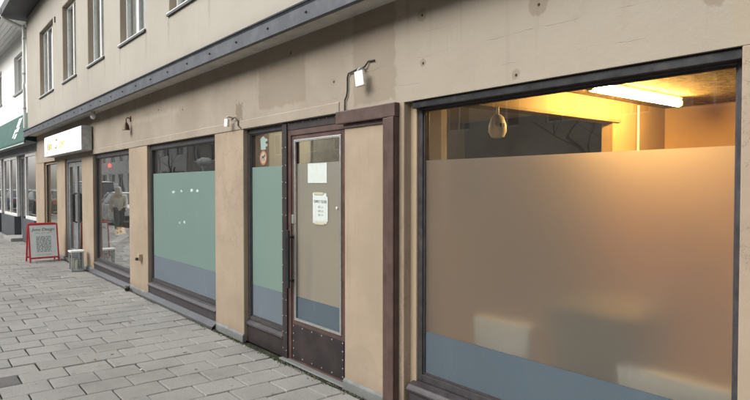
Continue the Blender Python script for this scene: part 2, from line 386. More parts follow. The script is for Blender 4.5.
def text(body, size, loc, parent, mat, shear=0, rot=(R(90), 0, 0), align='CENTER', ext=.0008, space=1., offset=0):
    cu = bpy.data.curves.new('lettering', 'FONT'); cu.body = body; cu.size = size; cu.shear = shear; cu.extrude = ext; cu.align_x = align
    cu.space_character = space; cu.materials.append(M[mat]); cu.resolution_u = 3; cu.offset = offset
    t = bpy.data.objects.new('lettering_curve', cu); COL.objects.link(t)
    me = bpy.data.meshes.new_from_object(t.evaluated_get(bpy.context.evaluated_depsgraph_get())); bpy.data.objects.remove(t)
    me.materials.clear(); me.materials.append(M[mat])
    o = bpy.data.objects.new('lettering', me); COL.objects.link(o); o.location = loc; o.rotation_euler = rot
    if parent: o.parent = parent
    return o

# ------------------------------------------------------------------ setting: ground, road, pavement
g = MB().box(-420, 420, -420, 420, -1.2, -.20).build('ground', 'ground_soil'); tag(g, kind='structure')
r_ = MB().box(-200, 120, -12.2, -3.75, -.19, -.12).build('road', 'road_asphalt'); tag(r_, kind='structure')
for i in range(-20, 12): MB().box(i*9., i*9.+3, -8.05, -7.93, -.1185, -.116).build('lane_dash', 'road_paint', r_)
for (ya, yb) in ((-3.75, -3.6), (-12.35, -12.2)): 
    k = MB().box(-200, 120, ya, yb, -.19, -.004).build('kerb', 'kerb_stone', None, .012); tag(k, kind='structure')
p2 = MB().box(-200, 120, -17, -12.35, -.19, -.006).build('opposite_pavement', 'kerb_stone'); tag(p2, kind='structure')
pave = MB().box(-120, 60, -3.6, .05, -.19, -.016).build('pavement', 'joint_sand'); tag(pave, kind='structure')

PX, PY, JT = .297, .352, .012
def slab_mesh(lx, ly, seed):
    rr = random.Random(seed); q = MB()
    hx, hy = lx/2, ly/2; c = .006
    def ring(e, z): return [(-hx+e+rr.uniform(-.0015, .0015), -hy+e, z), (hx-e, -hy+e+rr.uniform(-.0015, .0015), z), (hx-e+rr.uniform(-.0015, .0015), hy-e, z), (-hx+e, hy-e+rr.uniform(-.0015, .0015), z)]
    q.add(ring(0, -.04)+ring(0, -c)+ring(c*.9, 0), [(0, 1, 5, 4), (1, 2, 6, 5), (2, 3, 7, 6), (3, 0, 4, 7), (4, 5, 9, 8), (5, 6, 10, 9), (6, 7, 11, 10), (7, 4, 8, 11), (8, 9, 10, 11)])
    return q
protos = []
slabs = []
i0, i1 = int((-36+4.93)/PX), int((4+4.93)/PX)
for i in range(i0, i1):
    xc = -4.93+PX*(i+.5); off = 0 if i % 2 else PY/2
    y = -1.64+off
    while y > -3.55: y -= PY
    y0 = max(y, -3.59)
    ys = []
    while y < -.03:
        a, b = max(y, -3.595), min(y+PY, -.045+random.uniform(-.01, .008))
        if b-a > .05: slabs.append((xc, (a+b)/2, b-a))
        y += PY
def px(p):
    d = Vector(p)-CAM; z = d.dot(FW)
    return (CX+FPX*d.dot(RT)/z, CY-FPX*d.dot(UV)/z, z) if z > .1 else (-999, -999, -1)
def seen(sb):
    u, v, z = px((sb[0], sb[1], 0)); return z > 0 and -12 < u < 760 and v < 415
vis = sorted([q for q in slabs if seen(q)], key=lambda q: (Vector((q[0], q[1], 0))-CAM).length)
near = vis[:298]; nearset = set(near)
cache = {}
def rndz(): return random.uniform(-.004, .0015)-(.004 if random.random() < .06 else 0)
for n, (x, y, ly) in enumerate(near):
    key = (round(ly, 2), n % 3) if abs(ly-PY) < .01 else (round(ly, 3), 0)
    if key not in cache:
        o = slab_mesh(PX-JT, ly-JT, n).build('slab', 'paving', pave); cache[key] = o.data
    else:
        o = bpy.data.objects.new('slab', cache[key]); COL.objects.link(o); o.parent = pave
    o.location = (x+random.uniform(-.002, .002), y+random.uniform(-.002, .002), rndz())
    o.rotation_euler = (random.gauss(0, .007), random.gauss(0, .007), random.gauss(0, .005))
    u, v, z = px((x, y, 0))
    if (abs(u-8) < 14 and abs(v-378) < 7):
        o.data = o.data.copy(); o.data.materials.clear(); o.data.materials.append(M['paving_dark'])
rest = MB()
for n, (x, y, ly) in enumerate(slabs):
    if (x, y, ly) in nearset: continue
    q = slab_mesh(PX-JT, ly-JT, n); dz = rndz(); tx, ty = random.gauss(0, .004), random.gauss(0, .004)
    rest.add([(x+a, y+b, c+dz+a*tx+b*ty) for a, b, c in q.v], q.f)
tag(rest.build('slab_field', 'paving', pave), kind='stuff')

# grit, moss and small litter along the wall foot and in the joints
q = MB()
def chip(q, x, y, z, r):
    vs = [Vector((random.gauss(0, 1), random.gauss(0, 1), random.gauss(0, 1))).normalized()*r*random.uniform(.6, 1.2) for _ in range(4)]
    q.add([(x+v.x, y+v.y, max(z+v.z, z-.004)) for v in vs], [(0, 1, 2), (0, 3, 1), (1, 3, 2), (2, 3, 0)])
for _ in range(2600):
    x = random.uniform(-16, -3.2); y = -.035-abs(random.gauss(0, .022))
    chip(q, x, y, .002, random.uniform(.003, .009))
for _ in range(350): chip(q, random.uniform(-12, -3.5), random.uniform(-2.2, -.1), .002, random.uniform(.002, .005))
tag(q.build('grit', 'gravel'), 'loose grit and small stones along the foot of the shop wall', 'grit', kind='stuff')
q = MB()
for _ in range(1500):
    x = random.choice([-5.3, -4.9, -4.6, -4.0, -5.9, -7.2, -8.3, -6.7])+random.gauss(0, .22); y = -.03-abs(random.gauss(0, .03))
    chip(q, x, y, .0, random.uniform(.005, .011))
for _ in range(900):
    i = random.randint(-22, 3); x = -4.93+PX*i+random.gauss(0, .004); y = -abs(random.gauss(0, .35))-.05
    chip(q, x, y, -.004, random.uniform(.003, .006))
tag(q.build('moss_tufts', 'moss'), 'green moss growing in the joints by the shop wall', 'moss', kind='stuff')
for n, (u, v) in enumerate(((266, 328), (130, 323), (196, 370), (48, 330), (273, 394), (301, 371), (248, 346), (185, 353), (344, 372), (141, 370), (95, 360), (112, 355))):
    d = FW+RT*(u-CX)/FPX-UV*(v-CY)/FPX; p = CAM+d*(-CAM.z/d.z)
    if p.y > -.06: p.y = -.08
    a = random.uniform(0, 6); l = random.uniform(.012, .024); q = MB()
    pts = [(l, 0, .004), (l*.3, l*.5, .001), (-l*.8, l*.3, .006), (-l, -.1*l, .003), (-l*.3, -l*.5, .007)]
    vs = [(x*math.cos(a)-y*math.sin(a), x*math.sin(a)+y*math.cos(a), z) for x, y, z in pts]
    q.add(vs+[(x, y, z+.0015) for x, y, z in vs], [(4, 3, 2, 1, 0), (5, 6, 7, 8, 9)]+[(k, (k+1) % 5, 5+(k+1) % 5, 5+k) for k in range(5)])
    o = q.build('leaf_scrap', 'dead_leaf' if n % 3 else 'paper'); o.location = (p.x, p.y, .002)
    tag(o, 'tiny brown leaf scrap lying on the paving slabs' if n % 3 else 'tiny white litter scrap lying on the paving slabs', 'leaf' if n % 3 else 'litter', 'leaf scraps on the pavement' if n % 3 else 'litter scraps on the pavement')

# ------------------------------------------------------------------ the shop building
B = empty('shop_building', (-8, 0, 0)); tag(B, 'long two-storey beige building with tan shopfront, dark ledge and frosted windows', 'building')
B.location = (0, 0, 0)
LX, RX = -17.7, 5.0
ZL, ZT = 2.18, 2.90
weld(MB().box(LX, RX, 0, .3, ZL, ZT).build('lintel_wall', 'lintel_render', B))
MB().prism([(0, 2.18), (-.007, 2.183), (-.007, 2.262), (0, 2.27)], 'x', LX+.01, -3.9).build('lintel_edge_strip', 'lintel_render', B)
def pier(x0, x1, mat='pier_paint', y0=0., z0=0.):
    o = MB().box(x0, x1, y0, .3, z0, ZL).build('pier', mat, B, .008)
    pl = MB().prism([(y0-.018, -.01), (y0+.02, -.01), (y0+.02, .078), (y0-.006, .078), (y0-.018, .06)], 'x', x0-.004, x1+.004).build('plinth', 'plinth_concrete', o, .004)
    return o
for a, b in ((LX, -16.75), (-15.14, -14.27), (-12.7, -11.83), (-9.58, -8.70), (-6.33, -5.62), (-3.83, -3.12), (-1.0, RX)): pier(a, b)
# projecting ledge
LE = empty('ledge', parent=B)
MB().box(-17.95, RX, -.235, .0, 2.90, 2.93).build('soffit', 'soffit_paint', LE)
MB().prism([(-.262, 2.868), (-.236, 2.868), (-.236, 3.015), (-.262, 3.03), (-.268, 3.02), (-.258, 3.005), (-.258, 2.885), (-.27, 2.875)], 'x', -17.97, RX).build('fascia', 'fascia_metal', LE)
MB().prism([(-.275, 3.024), (-.19, 3.055), (-.19, 3.068), (-.278, 3.036)], 'x', -17.97, RX).build('drip_flashing', 'flashing_metal', LE)
q = MB(); x = -17
while x < 4: q.ball((x, -.262, 2.95), .011, 5); x += .62
tag(q.build('rivet_row', 'frame_dark', LE), kind='stuff')
# upper storey
UY = -.2
ups = [(-15.85, -14.25), (-13.28, -12.1), (-11.2, -10.15), (-9.25, -8.08), (-7.18, -6.0), (-4.9, -3.7), (-2.6, -1.4), (-.2, 1.0)]
hol = [(a, b, 3.66, 5.18) for a, b in ups]
up = holes_wall(LX, RX, 3.03, 5.9, UY, .12, hol).build('upper_wall', 'upper_render', B); weld(up)
MB().box(LX, LX+.3, .301, 9, 0, 5.9).build('end_wall', 'upper_render', B)
MB().box(RX-.3, RX, .3, 9, 0, 5.9).build('end_wall', 'upper_render', B)
MB().box(LX+.3, RX-.3, 8.7, 9, 0, 5.9).build('back_wall', 'upper_render', B)
MB().box(LX+.3, RX-.3, .3, 8.7, 2.90, 3.03).build('floor_slab', 'plinth_concrete', B)
RF = MB().prism([(-.75, 5.92), (-.75, 6.14), (4.4, 7.9), (9.6, 6.14), (9.6, 5.92)], 'x', LX-.35, RX+.2).build('roof', 'roof_tile', B)
def upper_window(x0, x1, n):
    W = empty('upper_window', parent=B)
    z0, z1 = 3.66, 5.18
    # lining of the opening in brown paint, left and right
    MB().box(x0, x0+.008, UY+.004, -.115, z0, z1).build('reveal', 'upper_reveal', W)
    MB().box(x1-.008, x1, UY+.004, -.115, z0, z1).build('reveal', 'upper_reveal', W)
    MB().box(x0+.008, x1-.008, UY+.004, -.115, z1-.008, z1).build('reveal', 'upper_reveal', W)
    fr = frame(x0+.01, x1-.01, z0+.03, z1-.01, .05, -.115, -.055)
    k = 3 if x1-x0 > 1.4 else 2
    for i in range(1, k):
        xm = x0+(x1-x0)*i/k; fr.box(xm-.04, xm+.04, -.119, -.055, z0+.09, z1-.07)
    fr.build('frame', 'white_paint', W, .005)
    bx('pane', 'clear_glass', W, x0+.07, x1-.07, -.085, -.079, z0+.09, z1-.07, bevel=0)
    MB().prism([(UY-.03, z0-.004), (-.115, z0+.012), (-.115, z0+.03), (UY-.03, z0+.01)], 'x', x0-.03, x1+.03).build('sill', 'white_paint', W, .003)
    MB().box(x0-.03, x1+.03, UY-.026, UY-.003, z0-.026, z0-.006).build('sill_edge', 'frame_dark', W)
    # gathered curtain
    for (a, b) in ((x0+.05, x0+.05+(x1-x0)*(.42 if n % 2 else .3)), (x1-.05-(x1-x0)*.28, x1-.05)):
        pts = [(a+(b-a)*i/40, -.02+.022*math.sin(i*1.15+n)) for i in range(41)]
        q = MB()
        for i in range(40):
            (xa, ya), (xb, yb) = pts[i], pts[i+1]
            q.add([(xa, ya, z0-.05), (xb, yb, z0-.05), (xb, yb, z1+.1), (xa, ya, z1+.1)], [(0, 1, 2, 3)])
        weld(q.build('curtain', 'curtain', W, smooth=True))
for n, (a, b) in enumerate(ups): upper_window(a, b, n)
MB().box(-14.02, -13.97, UY-.02, UY+.01, 5.02, 5.14).build('vent', 'frame_dark', B)
# white conduit and drain bits on the building corner
q = MB().tube([(-17.74, UY-.06, 5.75), (-17.74, UY-.06, 4.3), (-17.70, UY-.08, 4.2), (-17.74, UY-.06, 4.05), (-17.74, UY-.06, 3.1)], .035, 10)
dp = q.build('downpipe', 'white_paint', B, smooth=True)
for z in (5.4, 4.5, 3.6): MB().lathe((-17.74, UY-.06, z), [(.045, -.02), (.045, .02)], 12).build('clip', 'galvanised', dp)

# interior rooms ------------------------------------------------------------------
PXL = -3.1
MB().box(LX+.3, RX-.3, .3, 8.7, -.05, .004).build('interior_floor', 'room_floor', B)
MB().box(PXL-.12, 2.2, .3, 3.7, 2.43, 2.9).build('interior_ceiling', 'room_ceiling', B)
MB().box(LX+.3, PXL-.12, .3, 8.7, 2.5, 2.9).build('interior_ceiling', 'room_wall_white', B)
MB().box(PXL-.12, PXL, .12, .40, .004, 2.43).build('partition_wall', 'room_wall_white', B, .004)
MB().tube([(PXL+.02, 3.1, 2.41), (PXL+.02, 3.1, 1.2), (PXL+.02, 3.1, .1)], .012, 6).build('conduit', 'white_plastic', B)
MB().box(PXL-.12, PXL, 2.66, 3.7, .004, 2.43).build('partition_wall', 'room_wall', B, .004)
MB().box(PXL-.13, PXL+.035, .40, 2.78, 2.21, 2.43).build('ceiling_beam', 'beam_paint', B, .03)
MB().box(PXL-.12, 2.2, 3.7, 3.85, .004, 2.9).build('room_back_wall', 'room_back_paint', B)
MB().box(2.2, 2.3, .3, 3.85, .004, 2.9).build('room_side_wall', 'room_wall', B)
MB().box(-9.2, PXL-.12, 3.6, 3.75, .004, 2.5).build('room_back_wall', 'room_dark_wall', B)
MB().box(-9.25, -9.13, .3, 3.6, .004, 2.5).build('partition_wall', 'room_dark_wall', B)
MB().box(-6.02, -5.92, .3, 3.6, .004, 2.5).build('partition_wall', 'room_wall_white', B)  # carried unseen to the back wall to keep the frosted-window room dark
MB().box(-5.92, -5.86, 1.0, 1.5, 1.0, 2.2).build('wall_panel', 'grey_frame', B, .006)
MB().box(LX+.3, -9.25, 3.4, 3.55, .004, 2.5).build('room_back_wall', 'room_dark_wall', B)

def glazing(name, x0, x1, z0, z1, yf, ft=.05, fb=None, mat='frame_dark', split=1.775, blue=.61, frost='frosted_green', bluem='blue_film_pale', fd=.07, pane='clear_glass', tt=None):
    W = empty(name, parent=B)
    fr = frame(x0, x1, z0, z1, ft, yf, yf+fd, fb, tt).build('frame', mat, W, .005)
    gx0, gx1, gz0, gz1 = x0+ft, x1-ft, z0+(fb or ft), z1-(tt or ft)
    # thin glazing bead
    frame(gx0-.002, gx1+.002, gz0-.002, gz1+.002, .014, yf+.012, yf+.03).build('glazing_bead', 'sill_dark', W, .003)
    bx('pane', pane, W, gx0, gx1, yf+.032, yf+.038, gz0, gz1, bevel=0)
    if frost:
        def sheet(n, mt, za, zb): return MB().box(gx0, gx1, yf+.024, yf+.027, za+.0005, zb-.0005).build(n, mt, W)
        sheet('frosted_film', frost, blue, split); sheet('blue_film', bluem, gz0, blue)
    return W
def stepped_sill(x0, x1, W, zs, yf, flash=True):
    MB().prism([(yf+.06, zs-.002), (yf+.06, zs-.05), (.004, zs-.062), (-.012, zs-.06), (-.012, zs-.045), (0, zs-.034), (.012, zs-.018), (yf, zs-.002)], 'x', x0, x1).build('sill', 'sill_dark', W, .004)
    MB().box(x0, x1, .012, .06, .0, zs-.052).build('kick_board', 'sill_dark', W, .003)
    if flash:
        MB().prism([(.012, .078), (-.004, .078), (-.062, .03), (-.066, .002), (-.056, .002), (-.053, .025), (.012, .066)], 'x', x0-.05, x1+.04).build('flashing', 'flashing_metal', W, .003)
# big lit window at the right
W = glazing('big_window', -3.055, -1.0, .245, ZL-.004, .075, .042, .05, split=1.775, blue=.595, frost='frosted_clear', bluem='blue_film', tt=.055)
MB().box(-3.12, -3.055, .06, .3, 0, ZL-.002).build('side_post', 'reveal_paint', W, .005)
MB().box(-3.055, -1.0, .02, .075, ZL-.05, ZL-.003).build('head_strip', 'black_metal', W, .004)
stepped_sill(-3.085, -1.0, W, .245, .07, True)
# window of the frosted room
W = glazing('frosted_window', -8.70, -6.33, .235, ZL-.004, .045, .05, .04, tt=.065)
stepped_sill(-8.70, -6.33, W, .235, .05)
# design shop
W = glazing('display_window', -11.83, -9.58, .225, ZL-.004, .045, .05, .04, frost=None, pane='dirty_glass', tt=.07)
stepped_sill(-11.83, -9.58, W, .225, .05)
W = glazing('blind_window', -16.75, -15.14, .25, ZL-.004, .045, .05, .04, frost=None, mat='reveal_paint')
stepped_sill(-16.75, -15.14, W, .25, .05, False)
MB().box(-16.69, -15.2, .12, .13, .3, 2.1).build('blind', 'beige_blind', W)
# recessed grey double door of the design shop
DD = empty('double_door', parent=B)
frame(-14.27, -12.70, .06, ZL-.004, .07, .04, .12, .03).build('frame', 'grey_frame', DD, .005)
for k, (a, b) in enumerate(((-14.19, -13.50), (-13.47, -12.78))):
    lf = frame(a, b, .10, 2.09, .085, .06, .105, .16).build('door_leaf', 'grey_frame', DD, .005)
    bx('pane', 'clear_glass', lf, a+.085, b-.085, .08, .086, .26, 2.005, bevel=0)
    hx = b-.05 if k == 0 else a+.05
    MB().tube([(hx, .06, .85), (hx, .01, .87), (hx, .01, 1.43), (hx, .06, 1.45)], .014, 8).build('handle', 'black_metal', lf, smooth=True)
MB().box(-14.27, -12.7, -.02, .3, 0, .058).build('threshold', 'plinth_concrete', DD, .006)

# sidelight and brown door
W = glazing('sidelight', -5.62, -4.86, .225, ZL-.004, .05, .045, .04, tt=.05, split=1.79, blue=.59)
MB().prism([(.09, .225), (.09, .185), (.02, .175), (.012, .182), (.015, .2), (.05, .224)], 'x', -5.62, -4.86).build('sill', 'sill_dark', W, .003)
MB().box(-5.62, -4.86, .035, .09, .0, .184).build('kick_board', 'kick_panel', W, .003)
DR = empty('door', parent=B)
MB().box(-4.86, -4.775, .02, .12, .0, ZL-.003).build('mullion', 'kick_panel', DR, .004)
MB().box(-4.775, -3.83, .03, .12, 2.105, ZL-.003).build('header', 'kick_panel', DR, .004)
frame(-4.775, -3.832, .012, 2.105, .052, .035, .10, .012, .05).build('door_frame', 'brown_paint', DR, .004)
dx0, dx1, dz0, dz1 = -4.722, -3.884, .026, 2.053
leaf = frame(dx0, dx1, dz0, dz1, .062, .045, .09, .37, .05).build('door_leaf', 'brown_paint', DR, .004)
MB().box(dx0+.02, dx1-.012, .037, .0448, dz0+.012, .345).build('kick_plate', 'kick_panel', leaf, .002)
px0, px1, pz0, pz1 = dx0+.062, dx1-.062, .396, dz1-.05
frame(px0-.012, px1+.012, pz0-.012, pz1+.012, .022, .036, .052).build('glass_trim', 'aluminium', leaf, .003)
bx('pane', 'clear_glass', leaf, px0, px1, .062, .068, pz0, pz1, bevel=0)
def sheet(n, mt, za, zb): MB().box(px0, px1, .0565, .0595, za+.0005, zb-.0005).build(n, mt, leaf)
sheet('frosted_film', 'frosted_door', .60, 1.80); sheet('blue_film', 'blue_film', pz0, .60)
MB().tube([(dx0+.025, .045, .74), (dx0+.025, -.015, .745), (dx0+.025, -.02, 1.135), (dx0+.025, .045, 1.14)], .015, 8).build('handle', 'black_metal', leaf, smooth=True)
MB().box(dx0-.006, dx0+.056, -.03, -.008, .68, 1.20).build('handle_plate', 'black_metal', leaf, .004)
MB().box(dx0+.012, dx0+.045, .032, .046, 1.26, 1.34).build('lock', 'aluminium', leaf, .004)
MB().tube([(px0+.1, .092, .62), (px0+.1, .14, .64), (px0+.1, .14, 1.08), (px0+.1, .092, 1.1)], .022, 8).build('inner_handle', 'black_metal', leaf, smooth=True)
MB().lathe((px1-.06, .05, 1.42), [(.011, -.006), (.011, .004)], 10, 'y').build('peg', 'white_plastic', leaf)
MB().prism([(-.02, 0), (.12, 0), (.12, .012), (-.012, .012)], 'x', -4.86, -3.83).build('threshold', 'plinth_concrete', DR, .002)
q = MB()
z = .09
while z < 2.1:
    for x in (-4.848, -4.787): q.ball((x, .018, z+random.uniform(-.01, .01)), .0055, 4, (1, .5, 1))
    q.ball((-3.842, .033, z), .005, 4, (1, .5, 1)); z += .155
for k in range(8): q.ball((-4.75+k*.125, .028, 2.165), .0055, 4, (1, .5, 1))
for k in range(6):
    x = dx0+.035+k*(dx1-dx0-.062)/5; q.ball((x, .036, .33), .0065, 4, (1, .5, 1)); q.ball((x, .036, .055), .0065, 4, (1, .5, 1))
for k in range(1, 4):
    for x in (dx0+.035, dx1-.027): q.ball((x, .036, .055+k*.069), .0065, 4, (1, .5, 1))
tag(q.build('screw_heads', 'aluminium', DR), kind='stuff')
# brown timber casing on the pier
TC = empty('timber_casing', parent=B)
MB().box(-3.885, -3.165, -.048, -.002, 2.085, 2.183).build('top_board', 'brown_paint', TC, .006)
MB().box(-3.30, -3.168, -.045, -.002, .0, 2.083).build('upright_board', 'brown_paint', TC, .006)
MB().box(-3.235, -3.168, -.058, -.046, .0, 2.083).build('cover_strip', 'brown_paint', TC, .004)
MB().box(-3.83, -3.302, -.012, -.002, 2.05, 2.083).build('shadow_strip', 'brown_paint', TC, .003)  # brown strip standing in for the shade under the top board
# small brown socket on a pier
SK = MB().box(-9.03, -8.95, -.05, -.001, .50, .60).build('socket_box', 'reveal_paint', B, .006)
MB().lathe((-8.99, -.05, .53), [(.022, 0), (.022, -.035), (.012, -.04)], 12, 'y').build('socket_cap', 'cable_black', SK)
MB().tube([(-9.5, -.05, .02), (-9.46, -.09, .05), (-9.4, -.1, .03)], .03, 8).build('drain_stub', 'cable_black', B, smooth=True)

# ------------------------------------------------------------------ things in and on the shop front
FL = empty('fluorescent_lamp', (-2.6, 2.2, 2.38)); tag(FL, 'lit fluorescent tube batten on the rough ceiling behind the big window', 'lamp')
MB().box(-.022, .022, -.76, .76, .025, .05).build('housing', 'white_plastic', FL, .006)
MB().tube([(0, -.72, -.012), (0, .72, -.012)], .034, 12).build('tube', 'tube_glow', FL, smooth=True)
for y in (-.74, .74): MB().box(-.025, .025, y-.018, y+.018, -.04, .015).build('end_cap', 'white_plastic', FL, .004)
SP = empty('spotlight', (-3.03, .88, 2.21)); tag(SP, 'cream rounded spotlight hanging from the beam behind the big window', 'spotlight')
MB().tube([(0, 0, 0), (0, 0, -.07)], .012, 8).build('bracket', 'white_plastic', SP)
MB().lathe((0, 0, -.24), [(.02, 0), (.05, .008), (.07, .05), (.068, .10), (.048, .16), (.025, .18)], 18).build('housing', 'white_plastic', SP, smooth=True)
MB().box(.045, .073, -.04, .0, -.16, -.13).build('lens_slot', 'black_metal', SP, .004)
SK2 = empty('loudspeaker', (-3.75, .75, 2.02)); tag(SK2, 'black rounded loudspeaker seen through the glass at the top of the brown door', 'loudspeaker')
MB().lathe((0, 0, -.14), [(.05, 0), (.085, .03), (.09, .14), (.085, .25), (.05, .28)], 16).build('cabinet', 'black_metal', SK2, smooth=True)
MB().tube([(0, 0, .13), (0, 0, .48)], .012, 8).build('bracket', 'black_metal', SK2)
FB = empty('fluorescent_lamp', (-5.1, .95, 2.45)); tag(FB, 'unseen fluorescent tube lamp added to light the room behind the brown door', 'lamp')  # extra lamp out of view, added to light this room
MB().box(-.022, .022, -.46, .46, .025, .05).build('housing', 'white_plastic', FB, .006)
MB().tube([(0, -.43, -.012), (0, .43, -.012)], .02, 12).build('tube', 'tube_glow_soft', FB, smooth=True)
for y in (-.44, .44): MB().box(-.025, .025, y-.018, y+.018, -.04, .025).build('end_cap', 'white_plastic', FB, .004)
CB = empty('cupboard', (-2.82, 3.1, .006)); tag(CB, 'brown wooden cupboard showing as a brown blur behind the frosted big window', 'cupboard')
MB().box(-.26, .26, -.42, .42, .06, 1.5).build('carcass', 'wood', CB, .006)
for y in (-.21, .21):
    d_ = MB().box(.262, .28, y-.2, y+.2, .08, 1.48).build('cupboard_door', 'wood', CB, .004)
    MB().tube([(.28, y*.2, .7), (.31, y*.2, .72), (.31, y*.2, .88), (.28, y*.2, .9)], .006, 6).build('pull', 'aluminium', d_)
MB().box(-.25, .25, -.4, .4, 0, .06).build('base', 'room_dark_wall', CB)
# goods standing behind the frosted glass
def carton(x0, x1, y0, y1, z0, z1, mt, label):
    T = empty('carton', ((x0+x1)/2, (y0+y1)/2, z0)); a, b, c = (x1-x0)/2, (y1-y0)/2, z1-z0
    MB().box(-a, a, -b, b, 0, c).build('box_body', mt, T, .006)
    MB().box(-a-.005, a+.005, -b-.005, b+.005, c-.05, c+.012).build('lid', mt, T, .005)
    tag(T, label, 'box'); return T
carton(-2.62, -2.2, .18, .26, .006, .74, 'white_carton', 'white box showing as the higher pale blur behind the frosted big window')
carton(-1.62, -1.05, .16, .23, .006, .66, 'white_carton', 'white box showing as the low pale blur by the right end of the big window')
T = empty('storage_bin', (-1.92, .55, .006)); tag(T, 'dark green bin showing as a dark blur behind the frosted big window', 'bin')
MB().prism([(-.22, 0), (.22, 0), (.27, .85), (-.27, .85)], 'y', -.2, .2).build('bin_body', 'green_plastic', T, .01)
MB().box(-.29, .29, -.23, .23, .85, .89).build('rim', 'green_plastic', T, .01)
# notices on the door
N1 = MB().box(-4.46, -4.16, .0525, .0545, 1.625, 1.795).build('paper_sheet', 'paper_dull'); tag(N1, 'blank white paper sheet taped high on the brown door glass', 'paper')
N2 = empty('opening_hours_notice', (-4.265, .0535, 1.30)); tag(N2, 'white opening hours notice with grey lettering on the brown door glass', 'notice')
MB().box(-.115, .095, .0, .001, -.02, .24).build('backing_sheet', 'paper_dull', N2)
MB().box(-.105, .12, -.003, -.001, .0, .21).build('sheet', 'paper_dull', N2)
for (x, z) in ((-.02, .225), (0, -.03)): MB().box(x-.07, x+.07, -.0045, -.0036, z, z+.022).build('tape_strip', 'tape', N2)
text('ÖPPET TIDER', .034, (.005, -.0035, .155), N2, 'ink')
for k in range(3): text(('MÅ 1-2', 'ON 1-2', 'FR 1-2')[k], .026, (.01, -.0035, .112-k*.034), N2, 'grey_ink')
# stickers on the sidelight
ST = empty('round_sticker', (-5.33, .079, 1.88)); tag(ST, 'round red-ringed no dogs sticker on the narrow side window glass', 'sticker')
MB().lathe((0, 0, 0), [(.062, 0), (.062, -.0015)], 24, 'y').build('disc', 'tan_ink', ST)
q = MB()
for k in range(32):
    t0, t1 = 2*math.pi*k/32, 2*math.pi*(k+1)/32
    q.add([(r*math.cos(t), y, r*math.sin(t)) for y in (-.0018, -.003) for r in (.055, .072) for t in (t0, t1)], [(0, 1, 3, 2), (4, 6, 7, 5), (0, 4, 5, 1), (2, 3, 7, 6)])
q.build('ring', 'red_ink', ST)
MB().box(-.03, .018, -.003, -.0018, -.005, .018).box(-.03, -.022, -.003, -.0018, -.03, -.005).box(.01, .018, -.003, -.0018, -.03, -.005).box(.018, .04, -.003, -.0018, .008, .032).build('dog_symbol', 'ink', ST)
S2 = empty('notched_sticker', (-5.31, .079, 2.02)); tag(S2, 'pale green notched sticker above the round sticker on the side window', 'sticker')
MB().prism([(-.07, -.06), (.03, -.06), (.03, -.03), (.065, -.03), (.065, -.005), (.03, -.005), (.03, .02), (.065, .02), (.065, .045), (.03, .045), (-.02, .075), (-.08, .05)], 'y', -.002, 0).build('shape', 'pale_ink', S2)
# white boxes with cables on the lintel
def wire_box(loc, tilt, s, cable, label):
    T = empty('wireless_box', loc); tag(T, label, 'sensor box')
    MB().box(-.035*s, .035*s, -.085, -.055, -.09*s, .01).build('cover', 'white_plastic', T, .006).rotation_euler = (0, tilt, R(14))
    q = MB()
    for k in range(3): q.ball((.04*s, -.062, -.02-k*.022*s), .007, 4)
    q.build('port_row', 'frame_dark', T)
    MB().tube([(0, 0, .03), (0, -.05, .035), (0, -.068, .02), (0, -.068, -.01)], .009, 8).build('swivel_arm', 'galvanised', T, smooth=True)
    MB().tube(cable, .0062, 8).build('cable', 'cable_black', T, smooth=True)
wire_box((-3.56, 0, 2.44), R(-8), 1.15, [(-.25, -.012, -.255), (-.25, -.012, -.17), (-.225, -.012, -.14), (-.215, -.012, -.1), (-.215, -.012, .0), (-.2, -.012, .03), (-.08, -.014, .045), (-.02, -.02, .04), (.02, -.02, .05), (.05, -.01, .085), (.12, -.008, .08)], 'tilted white wireless box with rusty cable on the wall above the brown casing')
wire_box((-5.87, 0, 2.29), R(6), .8, [(.04, -.03, .0), (.12, -.03, .02), (.17, -.016, -.02), (.17, -.016, -.07), (.22, -.012, -.095), (.24, .02, -.125)], 'small white sensor box on the wall above the pier beside the side window')
BL = empty('wall_bell', (-9.45, -.001, 2.52)); tag(BL, 'small dark bronze bell bracket on the lintel over a tan pier', 'bell')
MB().lathe((0, -.07, -.02), [(.06, -.05), (.05, -.035), (.042, .02), (.02, .06), (.008, .075)], 14).build('bell_cup', 'bronze', BL, smooth=True)
MB().tube([(0, 0, .1), (0, -.05, .12), (0, -.07, .1), (0, -.07, .05)], .008, 8).build('bracket', 'bronze', BL, smooth=True)
MB().box(-.02, .02, -.012, 0, .06, .14).build('back_plate', 'bronze', BL, .003)
BU = empty('bulb_lamp', (-11.2, -.13, 2.9)); tag(BU, 'small unlit silver bulb lamp under the ledge beside the lightbox sign', 'lamp')
MB().lathe((0, 0, -.04), [(.035, .04), (.035, .02), (.025, 0)], 14).build('holder', 'galvanised', BU, smooth=True)
MB().ball((0, 0, -.085), .045, 8, (1, 1, 1.2)).build('bulb', 'globe_glass', BU, smooth=True)

# lightbox sign over the shop door
SG = empty('lightbox_sign', (-12.6, -.2, 2.22)); tag(SG, 'glowing white lightbox sign with faint yellow script over the grey shop door', 'sign')
SG.location = (-13.56, 0, 2.25)
MB().box(-1.79, 1.79, -.2, -.02, 0, .45).build('case', 'galvanised', SG, .008)
MB().box(-1.77, 1.77, -.21, -.201, .015, .435).build('face', 'sign_glow', SG, .004)
for (t, x, mt) in (('J', -1.36, 'ochre_dark'), ('uno', -1.08, 'ochre_ink'), ('D', -.42, 'ochre_dark'), ('esign', .1, 'ochre_pale')):
    text(t, .30, (x, -.2165, .13), SG, mt, .35, ext=.003)
for x in (-1.2, 1.2): MB().box(x-.03, x+.03, -.02, -.001, .05, .4).build('bracket', 'galvanised', SG)

